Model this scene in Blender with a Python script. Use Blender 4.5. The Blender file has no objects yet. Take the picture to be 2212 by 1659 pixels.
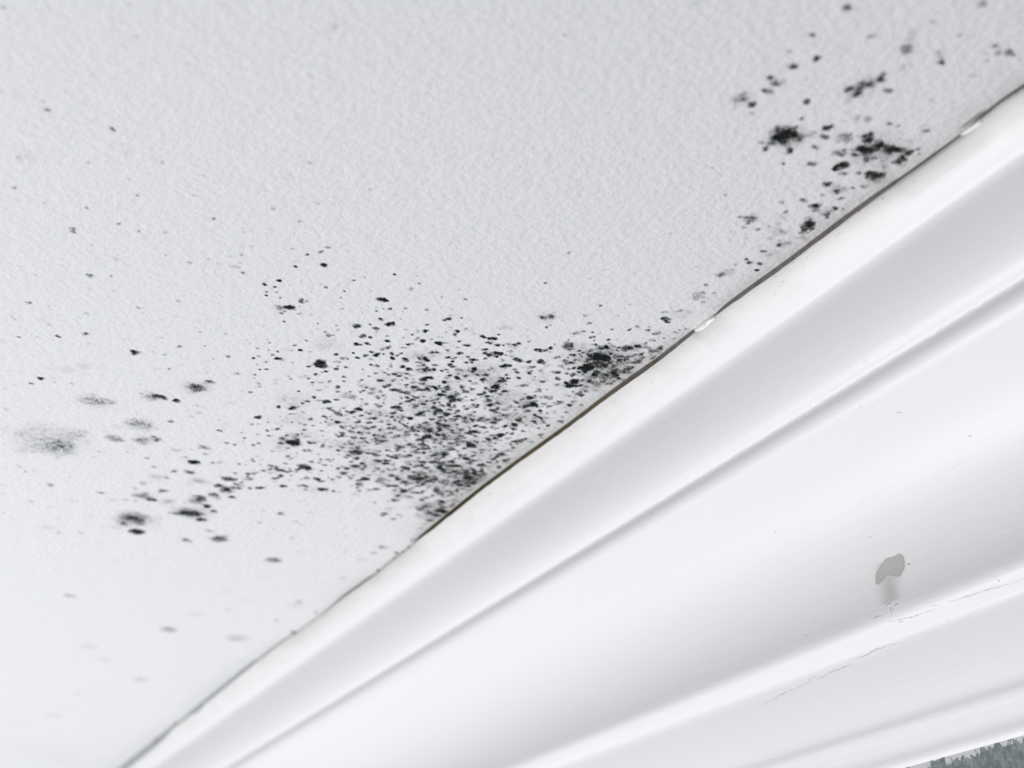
import bpy, math, random
import numpy as np
from mathutils import Vector

S = bpy.context.scene
C = S.collection

# ------------------------------------------------------------------ camera
F_PX, W_PX, H_PX = 3000.0, 2212.0, 1659.0
VX, VY = -700.0, 2385.0            # where the cornice lines meet
CAM_Z = 2.25                       # lens height; the ceiling is 25 cm above the lens
HC = 0.25
PITCH = math.atan2(VY - H_PX / 2, F_PX)
AZ = math.atan2(W_PX / 2 - VX, math.hypot(F_PX, VY - H_PX / 2))
fw = np.array([math.sin(AZ) * math.cos(PITCH), math.cos(AZ) * math.cos(PITCH), math.sin(PITCH)])
rt = np.array([math.cos(AZ), -math.sin(AZ), 0.0])
up = np.cross(rt, fw)
cd = bpy.data.cameras.new('camera')
cam = bpy.data.objects.new('camera', cd)
C.objects.link(cam)
cam.location = (0, 0, CAM_Z)
cam.rotation_euler = (math.pi / 2 + PITCH, 0, -AZ)
cd.sensor_fit = 'HORIZONTAL'
cd.sensor_width = 36.0
cd.lens = 36.0 * F_PX / W_PX
cd.clip_start = 0.01
cd.dof.use_dof = True
cd.dof.focus_distance = 0.505
cd.dof.aperture_fstop = 10.5
S.camera = cam

# ------------------------------------------------------------------ light
wd = bpy.data.worlds.new('daylit_room')
S.world = wd
wd.use_nodes = True
bg = wd.node_tree.nodes['Background']
bg.inputs[0].default_value = (0.965, 0.972, 1.0, 1)
bg.inputs[1].default_value = 0.335

def area(name, loc, target, sx, sy, power, col=(1, 1, 1)):
    l = bpy.data.lights.new(name, 'AREA')
    l.shape = 'RECTANGLE'; l.size = sx; l.size_y = sy; l.energy = power; l.color = col
    o = bpy.data.objects.new(name, l); C.objects.link(o)
    o.location = loc
    o.rotation_euler = (Vector(target) - Vector(loc)).to_track_quat('-Z', 'Y').to_euler()
    return o
# added area light aimed up from below; stands in for unseen floor bounce
area('upward_fill', (-0.05, 1.12, 0.25), (-0.02, 0.65, 2.5), 0.8, 1.6, 51, (0.99, 0.988, 1.0))

S.view_settings.view_transform = 'Standard'
S.view_settings.look = 'None'
S.view_settings.exposure = 0.0
S.view_settings.gamma = 1.0
S.view_settings.use_curve_mapping = False
S.cycles.transparent_max_bounces = 24

# ------------------------------------------------------------------ helpers
def ray(x, y):
    return fw + rt * (x - W_PX / 2) / F_PX + up * (H_PX / 2 - y) / F_PX

def ceil_pt(x, y):
    """where the line of sight meets the ceiling: x, y and depth"""
    r = ray(x, y); t = HC / r[2]
    return r[0] * t, r[1] * t, t

def lin(r, g, b):
    f = lambda c: c / 12.92 if c <= 0.04045 else ((c + 0.055) / 1.055) ** 2.4
    return (f(r / 255), f(g / 255), f(b / 255), 1)

def tag(o, label=None, cat=None, group=None, kind=None):
    if label: o['label'] = label
    if cat: o['category'] = cat
    if group: o['group'] = group
    if kind: o['kind'] = kind
    return o

def mesh_np(name, verts, quads, mat, parent=None, smooth=True, attr=None):
    me = bpy.data.meshes.new(name)
    n, q = len(verts), len(quads)
    me.vertices.add(n); me.vertices.foreach_set('co', np.asarray(verts, np.float32).ravel())
    me.loops.add(q * 4); me.loops.foreach_set('vertex_index', np.asarray(quads, np.int32).ravel())
    me.polygons.add(q)
    me.polygons.foreach_set('loop_start', np.arange(0, q * 4, 4, dtype=np.int32))
    try: me.polygons.foreach_set('loop_total', np.full(q, 4, np.int32))
    except Exception: pass
    me.update(calc_edges=True)
    if smooth:
        me.polygons.foreach_set('use_smooth', np.ones(q, bool))
    if attr is not None:
        a = me.attributes.new('mould_amount', 'FLOAT', 'POINT')
        a.data.foreach_set('value', np.asarray(attr, np.float32))
    me.materials.append(mat)
    o = bpy.data.objects.new(name, me); C.objects.link(o)
    if parent: o.parent = parent
    return o

class N:
    """tiny node builder"""
    def __init__(s, name):
        s.m = bpy.data.materials.new(name); s.m.use_nodes = True
        s.t = s.m.node_tree; s.t.nodes.clear()
        s.out = s.t.nodes.new('ShaderNodeOutputMaterial')
    def n(s, typ, **kw):
        d = s.t.nodes.new(typ)
        for k, v in kw.items():
            if k in d.bl_rna.properties.keys(): setattr(d, k, v)
            else: d.inputs[k].default_value = v
        return d
    def l(s, a, b): s.t.links.new(a, b)
    def noise(s, vec, scale, detail=3.0, rough=0.55):
        d = s.n('ShaderNodeTexNoise'); d.inputs['Scale'].default_value = scale
        d.inputs['Detail'].default_value = detail; d.inputs['Roughness'].default_value = rough
        s.l(vec, d.inputs['Vector']); return d.outputs['Fac']
    def math(s, op, a, b=None, c=None, clamp=False):
        d = s.n('ShaderNodeMath', operation=op); d.use_clamp = clamp
        for i, v in enumerate((a, b, c)):
            if v is None: continue
            if isinstance(v, (int, float)): d.inputs[i].default_value = v
            else: s.l(v, d.inputs[i])
        return d.outputs[0]
    def smooth(s, v, lo, hi):
        d = s.n('ShaderNodeMapRange', interpolation_type='SMOOTHSTEP')
        s.l(v, d.inputs['Value']); d.inputs['From Min'].default_value = lo; d.inputs['From Max'].default_value = hi
        return d.outputs['Result']
    def mix(s, fac, a, b):
        d = s.n('ShaderNodeMix', data_type='RGBA')
        if isinstance(fac, (int, float)): d.inputs[0].default_value = fac
        else: s.l(fac, d.inputs[0])
        for i, v in ((6, a), (7, b)):
            if isinstance(v, tuple): d.inputs[i].default_value = v
            else: s.l(v, d.inputs[i])
        return d.outputs[2]
    def pos(s, sx=1, sy=1, sz=1):
        c = s.n('ShaderNodeTexCoord')
        m = s.n('ShaderNodeMapping'); m.inputs['Scale'].default_value = (sx, sy, sz)
        s.l(c.outputs['Object'], m.inputs['Vector']); return m.outputs['Vector']
    def bsdf(s, col, rough, bump=None, strength=0.3, dist=0.001, spec=0.35):
        p = s.n('ShaderNodeBsdfPrincipled'); p.inputs['Roughness'].default_value = rough
        p.inputs['Specular IOR Level'].default_value = spec
        if isinstance(col, tuple): p.inputs['Base Color'].default_value = col
        else: s.l(col, p.inputs['Base Color'])
        if bump is not None:
            b = s.n('ShaderNodeBump'); b.inputs['Strength'].default_value = strength; b.inputs['Distance'].default_value = dist
            s.l(bump, b.inputs['Height']); s.l(b.outputs[0], p.inputs['Normal'])
        return p
    def done(s, shader): s.l(shader.outputs[0], s.out.inputs['Surface']); return s.m

# ------------------------------------------------------------------ materials
def mat_ceiling():
    k = N('ceiling_paint'); v = k.pos()
    a = k.noise(v, 400, 4, 0.6); b = k.noise(v, 110, 2, 0.5)
    h = k.math('MULTIPLY_ADD', b, 0.7, a)
    mott = k.noise(v, 240, 3, 0.6)
    col = k.mix(k.smooth(mott, 0.55, 0.85), lin(239, 239, 240), lin(226, 227, 229))
    return k.done(k.bsdf(col, 0.75, h, 0.38, 0.0010, 0.2))

def mat_cornice():
    k = N('cornice_gloss_paint'); v = k.pos(1, 0.07, 1)
    a = k.noise(v, 420, 3, 0.6)               # brush strokes running along the moulding
    b = k.noise(k.pos(1, 0.5, 1), 60, 2, 0.5)
    f = k.noise(k.pos(), 900, 2, 0.5)
    h = k.math('MULTIPLY_ADD', b, 2.0, k.math('MULTIPLY_ADD', f, 0.25, a))
    # grime along the ceiling edge, mixed with painted-in contact shade
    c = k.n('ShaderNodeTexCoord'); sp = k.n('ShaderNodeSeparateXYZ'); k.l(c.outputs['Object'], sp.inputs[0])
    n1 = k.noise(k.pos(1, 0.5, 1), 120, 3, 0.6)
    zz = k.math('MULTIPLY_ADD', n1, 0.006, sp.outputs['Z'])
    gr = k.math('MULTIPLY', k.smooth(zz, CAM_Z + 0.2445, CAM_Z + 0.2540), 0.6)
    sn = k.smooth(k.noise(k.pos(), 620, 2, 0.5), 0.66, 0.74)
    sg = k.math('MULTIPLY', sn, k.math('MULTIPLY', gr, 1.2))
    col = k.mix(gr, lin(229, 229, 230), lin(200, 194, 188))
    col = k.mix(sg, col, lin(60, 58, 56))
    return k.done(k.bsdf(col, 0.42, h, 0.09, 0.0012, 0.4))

def mat_wall():
    k = N('wall_grey_green_paint')
    c = k.n('ShaderNodeTexCoord'); sp = k.n('ShaderNodeSeparateXYZ'); k.l(c.outputs['Object'], sp.inputs[0])
    v1 = k.pos(1, 1, 0.55)
    big = k.noise(v1, 270, 3, 0.55)
    fine = k.noise(k.pos(), 520, 3, 0.6)
    n = k.math('MULTIPLY_ADD', fine, 0.35, big)
    zrel = k.math('SUBTRACT', sp.outputs['Z'], CAM_Z + WALL_TOP)     # negative below the cornice
    edge = k.math('MULTIPLY_ADD', zrel, 65.0, k.math('MULTIPLY', n, 1.0))
    white = k.smooth(edge, 0.605, 0.665)
    g = k.mix(k.smooth(k.noise(k.pos(), 330, 3, 0.6), 0.35, 0.65), lin(134, 146, 149), lin(176, 184, 186))
    col = k.mix(white, g, lin(250, 250, 250))
    return k.done(k.bsdf(col, 0.6, n, 0.35, 0.0012, 0.25))

def mat_gap():
    k = N('old_gap_filler')
    c = k.n('ShaderNodeTexCoord'); sp = k.n('ShaderNodeSeparateXYZ'); k.l(c.outputs['Object'], sp.inputs[0])
    a = k.noise(k.pos(), 40, 2, 0.5); b = k.noise(k.pos(), 420, 3, 0.6); d = k.noise(k.pos(), 75, 2, .5)
    y = k.math('MULTIPLY_ADD', a, 0.10, sp.outputs['Y'])
    col = k.mix(k.smooth(y, 0.40, 0.50), lin(160, 154, 150), lin(128, 118, 92))     # grey, then olive brown, then pale grey putty
    col = k.mix(k.smooth(y, 0.52, 0.60), col, lin(92, 82, 44))
    col = k.mix(k.smooth(y, 0.68, 0.84), col, lin(206, 210, 212))
    dk = k.math('MULTIPLY', k.smooth(b, 0.45, 0.75), 0.4)
    col = k.mix(dk, col, lin(80, 70, 60))
    rd = k.math('MULTIPLY', k.smooth(d, 0.66, 0.74), 0.5)
    col = k.mix(rd, col, lin(120, 70, 60))
    return k.done(k.bsdf(col, 0.9, b, 0.4, 0.0006, 0.1))

def mat_mould(name='mould', lo=None, teal=(17, 26, 27), purp=(29, 24, 26), gain=1.0, speck=1.75):
    k = N(name)
    at = k.n('ShaderNodeAttribute'); at.attribute_name = 'mould_amount'
    d = at.outputs['Fac']
    v = k.pos()
    n1 = k.noise(v, 1500, 4, 0.65); n2 = k.noise(v, 340, 2, 0.5)
    n = k.math('MULTIPLY_ADD', n2, 0.40, k.math('MULTIPLY', n1, 0.80))        # about 0.6 on average
    amp = k.math('MULTIPLY', d, k.math('MULTIPLY_ADD', d, -0.55, 1.15))
    w = k.math('MULTIPLY', k.math('MULTIPLY', k.math('SUBTRACT', n, 0.6), amp), speck * 3.0)
    al = k.math('MULTIPLY_ADD', d, 1.12 * gain, w, clamp=True)
    al = k.math('MULTIPLY', k.smooth(al, 0.0, 0.95), 0.97)
    t = k.smooth(k.noise(v, 75, 2, 0.5), 0.44, 0.58)
    col = k.mix(t, lin(*teal), lin(*purp))
    p = k.bsdf(col, 0.95, None, spec=0.05)
    tr = k.n('ShaderNodeBsdfTransparent')
    mx = k.n('ShaderNodeMixShader'); k.l(al, mx.inputs[0]); k.l(tr.outputs[0], mx.inputs[1]); k.l(p.outputs[0], mx.inputs[2])
    return k.done(mx)

def mat_plain(name, col, rough=0.6, bump=None):
    k = N(name)
    h = k.noise(k.pos(), bump or 400, 3, 0.6)
    c2 = tuple(min(1, c * 0.86) for c in col[:3]) + (1,)
    return k.done(k.bsdf(k.mix(k.smooth(h, 0.4, 0.75), col, c2), rough, h, 0.25, 0.0008, 0.3))

# ------------------------------------------------------------------ cornice profile (x outwards to the wall, z relative to the lens)
def seg_arc(p, q, bulge, n):
    """curve from p to q; bulge>0 swells towards the room, <0 hollows away from it"""
    p, q = np.array(p), np.array(q); d = q - p; nrm = np.array([d[1], -d[0]]); nrm = nrm if nrm[0] + nrm[1] < 0 else -nrm
    t = np.linspace(0, 1, n, endpoint=False)
    return [tuple(p + d * s + nrm * bulge * 4 * s * (1 - s)) for s in t]

def ell(p, q, n, first, a0=0.0):
    """quarter ellipse p->q. first 'h': starts level and ends upright (hollow); 'v': starts upright and ends level (swelling)"""
    out = []
    for i in range(n):
        a = a0 + (math.pi / 2 - a0) * i / n
        if first == 'h': out.append((p[0] + (q[0] - p[0]) * math.sin(a), q[1] + (p[1] - q[1]) * math.cos(a)))
        else:
            c, s_ = math.cos(a) / math.cos(a0), (math.sin(a) - math.sin(a0)) / (1 - math.sin(a0))
            out.append((q[0] + (p[0] - q[0]) * c, p[1] + (q[1] - p[1]) * s_))
    return out

SX = 0.2660
P0 = (SX, 0.2490)
P0b = (0.2664, 0.2475)
P1 = (0.2800, 0.2402)
P2 = (0.2973, 0.2161)
P2b = (0.2975, 0.2130)
P2c = (0.3050, 0.2080)
P3 = (0.3580, 0.1609)
P4 = (0.3685, 0.1565)
P5 = (0.3850, 0.1327)
P6 = (0.3853, 0.1299)
P7 = (0.3925, 0.1215)
P8 = (0.3960, 0.1165)
WALL_X, WALL_TOP = 0.3955, 0.1165
prof = []
prof += seg_arc(P0, P0b, 0, 4)
prof += seg_arc(P0b, P1, 0.07, 12)
prof += ell(P1, P2, 20, 'v', math.radians(42))
prof += seg_arc(P2, P2b, 0, 4)
prof += ell(P2b, P2c, 12, 'v')
prof += ell(P2c, P3, 40, 'h')
prof += seg_arc(P3, P4, 0.10, 10)
prof += seg_arc(P4, P5, 0.03, 14)
prof += seg_arc(P5, P6, 0.0, 3)
prof += seg_arc(P6, P7, -0.02, 8)
prof += seg_arc(P7, P8, 0.15, 8)
prof += [P8]
prof = np.array(prof)
# soften the corners a little
sm = prof.copy()
for _ in range(2):
    sm[1:-1] = 0.25 * sm[:-2] + 0.5 * sm[1:-1] + 0.25 * sm[2:]
prof = sm
phi = np.arctan2(prof[:, 1], prof[:, 0])

def on_cornice(px, py, lift=0.0):
    r = ray(px, py); a = math.atan2(r[2], r[0])
    i = int(np.clip(np.searchsorted(-phi, -a), 1, len(phi) - 1))
    f = (phi[i - 1] - a) / max(1e-9, (phi[i - 1] - phi[i])); f = min(1, max(0, f))
    x, z = prof[i - 1] * (1 - f) + prof[i] * f
    d = prof[i] - prof[i - 1]; nr = np.array([d[1], -d[0]]); nr /= np.linalg.norm(nr)
    if nr[0] + nr[1] > 0: nr = -nr
    y = r[1] * x / r[0]
    return np.array([x + nr[0] * lift, y, z + nr[1] * lift + CAM_Z])

# gap between ceiling and cornice: centre line of the dark strip and its height, as read along the joint
GAP = [(2212, 185, 12), (2150, 228, 11), (2118, 253, 9), (2100, 268, 6), (2080, 288, 8), (2040, 318, 8), (2000, 347, 10), (1945, 386, 8), (1930, 397, 14),
       (1880, 432, 16), (1800, 491, 18), (1700, 567, 17), (1600, 638, 15), (1560, 667, 12), (1545, 680, 4), (1505, 711, 5), (1490, 722, 13),
       (1412, 784, 15), (1360, 820, 17), (1300, 864, 15), (1230, 917, 14), (1160, 967, 13), (1100, 1010, 13), (1040, 1055, 13), (980, 1103, 14),
       (930, 1143, 13), (905, 1162, 9), (890, 1176, 1), (850, 1207, 1.5), (812, 1238, 2), (790, 1254, 6), (740, 1290, 6), (705, 1318, 2), (690, 1328, 0),
       (640, 1365, 0), (608, 1386, 4), (575, 1412, 9), (557, 1425, 4), (548, 1432, 13), (500, 1470, 15), (420, 1535, 16), (392, 1556, 7), (375, 1570, 14),
       (320, 1617, 19), (270, 1657, 21), (200, 1714, 22)]
gy, gx, gg = [], [], []
for (a, b, c) in GAP:
    x, y, t = ceil_pt(a, b - c * 0.5)
    gy.append(y); gx.append(x); gg.append(0.76 * c * t / (F_PX * math.cos(PITCH)))
gy, gx, gg = map(np.array, (gy, gx, gg))
def gap_at(y):
    return np.interp(y, gy, gg), np.interp(y, gy, gx - SX, left=0.0012, right=0.0)

# ------------------------------------------------------------------ setting
M_CEIL = mat_ceiling(); M_CORN = mat_cornice(); M_WALL = mat_wall(); M_GAP = mat_gap()

def grid(name, xs, ys, fn, mat, **k):
    X, Y = np.meshgrid(xs, ys, indexing='ij')
    v = np.array([fn(a, b) for a, b in zip(X.ravel(), Y.ravel())])
    nx, ny = len(xs), len(ys); q = []
    for i in range(nx - 1):
        for j in range(ny - 1):
            q.append((i * ny + j, i * ny + j + 1, (i + 1) * ny + j + 1, (i + 1) * ny + j))
    return mesh_np(name, v, q, mat, **k)

def slab(name, x0, x1, y0, y1, z0, z1, mat):
    v = [(x, y, z) for x in (x0, x1) for y in (y0, y1) for z in (z0, z1)]
    q = [(0, 1, 3, 2), (4, 6, 7, 5), (0, 4, 5, 1), (2, 3, 7, 6), (0, 2, 6, 4), (1, 5, 7, 3)]
    return mesh_np(name, v, q, mat, smooth=False)

o = slab('ceiling', -2.2, 0.50, -1.4, 3.6, CAM_Z + HC, CAM_Z + HC + 0.04, M_CEIL)
tag(o, 'white matt painted ceiling speckled with black mould', kind='structure')
o = slab('wall_right', WALL_X, 0.50, -1.4, 3.6, 0.0, CAM_Z + HC, M_WALL)
tag(o, 'grey-green painted wall under the cornice with ragged white paint edge', kind='structure')

rng = np.random.default_rng(5)
ys = np.concatenate([np.linspace(-1.4, 0.12, 20, endpoint=False), np.arange(0.12, 0.75, 0.0011), np.arange(0.75, 1.5, 0.004), np.linspace(1.5, 3.6, 20)])
G, DX = gap_at(ys)
G = G + np.interp(ys, np.arange(-1.4, 3.7, 0.004), rng.normal(0, 0.00010, len(np.arange(-1.4, 3.7, 0.004)))) * (G > 0.0005)
G = np.maximum(G, 0.00003)
npf = len(prof)
verts = np.zeros((len(ys), npf + 1, 3), np.float32)
wt = np.clip(1 - np.arange(npf) / 9.0, 0, 1)           # only the top lip follows the uneven joint
i_ridge = int(np.argmin(np.abs(prof[:, 0] - P2[0]) + np.abs(prof[:, 1] - P2[1])))
crumb = np.clip(rng.normal(0, 1, len(ys)) - 0.3, 0, 2.2) * 0.00034 * np.interp(ys, [0.15, 0.3, 0.45, 0.6], [1.2, 1, 0.5, 0.15])
for j in range(npf):
    x = prof[j, 0] + DX * wt[j]
    z = prof[j, 1] + (HC - G - prof[0, 1]) * wt[j]
    if -4 <= j - i_ridge <= 1:
        c = rng.permutation(crumb) * (0.9 if j >= i_ridge - 1 else 0.45)
        x = x - c * 0.3; z = z - c
    verts[:, j + 1, 0] = x; verts[:, j + 1, 1] = ys; verts[:, j + 1, 2] = z + CAM_Z
verts[:, 0, 0] = SX + DX + 0.006; verts[:, 0, 1] = ys; verts[:, 0, 2] = CAM_Z + HC - G
K = npf + 1
ii, jj = np.meshgrid(np.arange(len(ys) - 1), np.arange(K - 1), indexing='ij')
a = (ii * K + jj).ravel()
quads = np.stack([a, a + K, a + K + 1, a + 1], 1)
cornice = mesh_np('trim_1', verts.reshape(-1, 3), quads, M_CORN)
tag(cornice, 'glossy white moulded cornice running along the ceiling edge', kind='structure')

# old filler that shows inside the open joint
vv = []
for y in ys:
    g, dx = gap_at(y)
    rc = float(np.interp(y, [0.7, 0.82], [0.0004, 0.0001]))
    vv += [(SX + dx + rc, y, CAM_Z + HC + 0.001), (SX + dx + rc + 0.0002, y, CAM_Z + HC - g - 0.0001)]
q = [(2 * i, 2 * i + 1, 2 * i + 3, 2 * i + 2) for i in range(len(ys) - 1)]
o = mesh_np('trim_2', vv, q, M_GAP)
tag(o, 'dark brown-grey strip showing in the open joint between ceiling and cornice', kind='structure')

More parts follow.
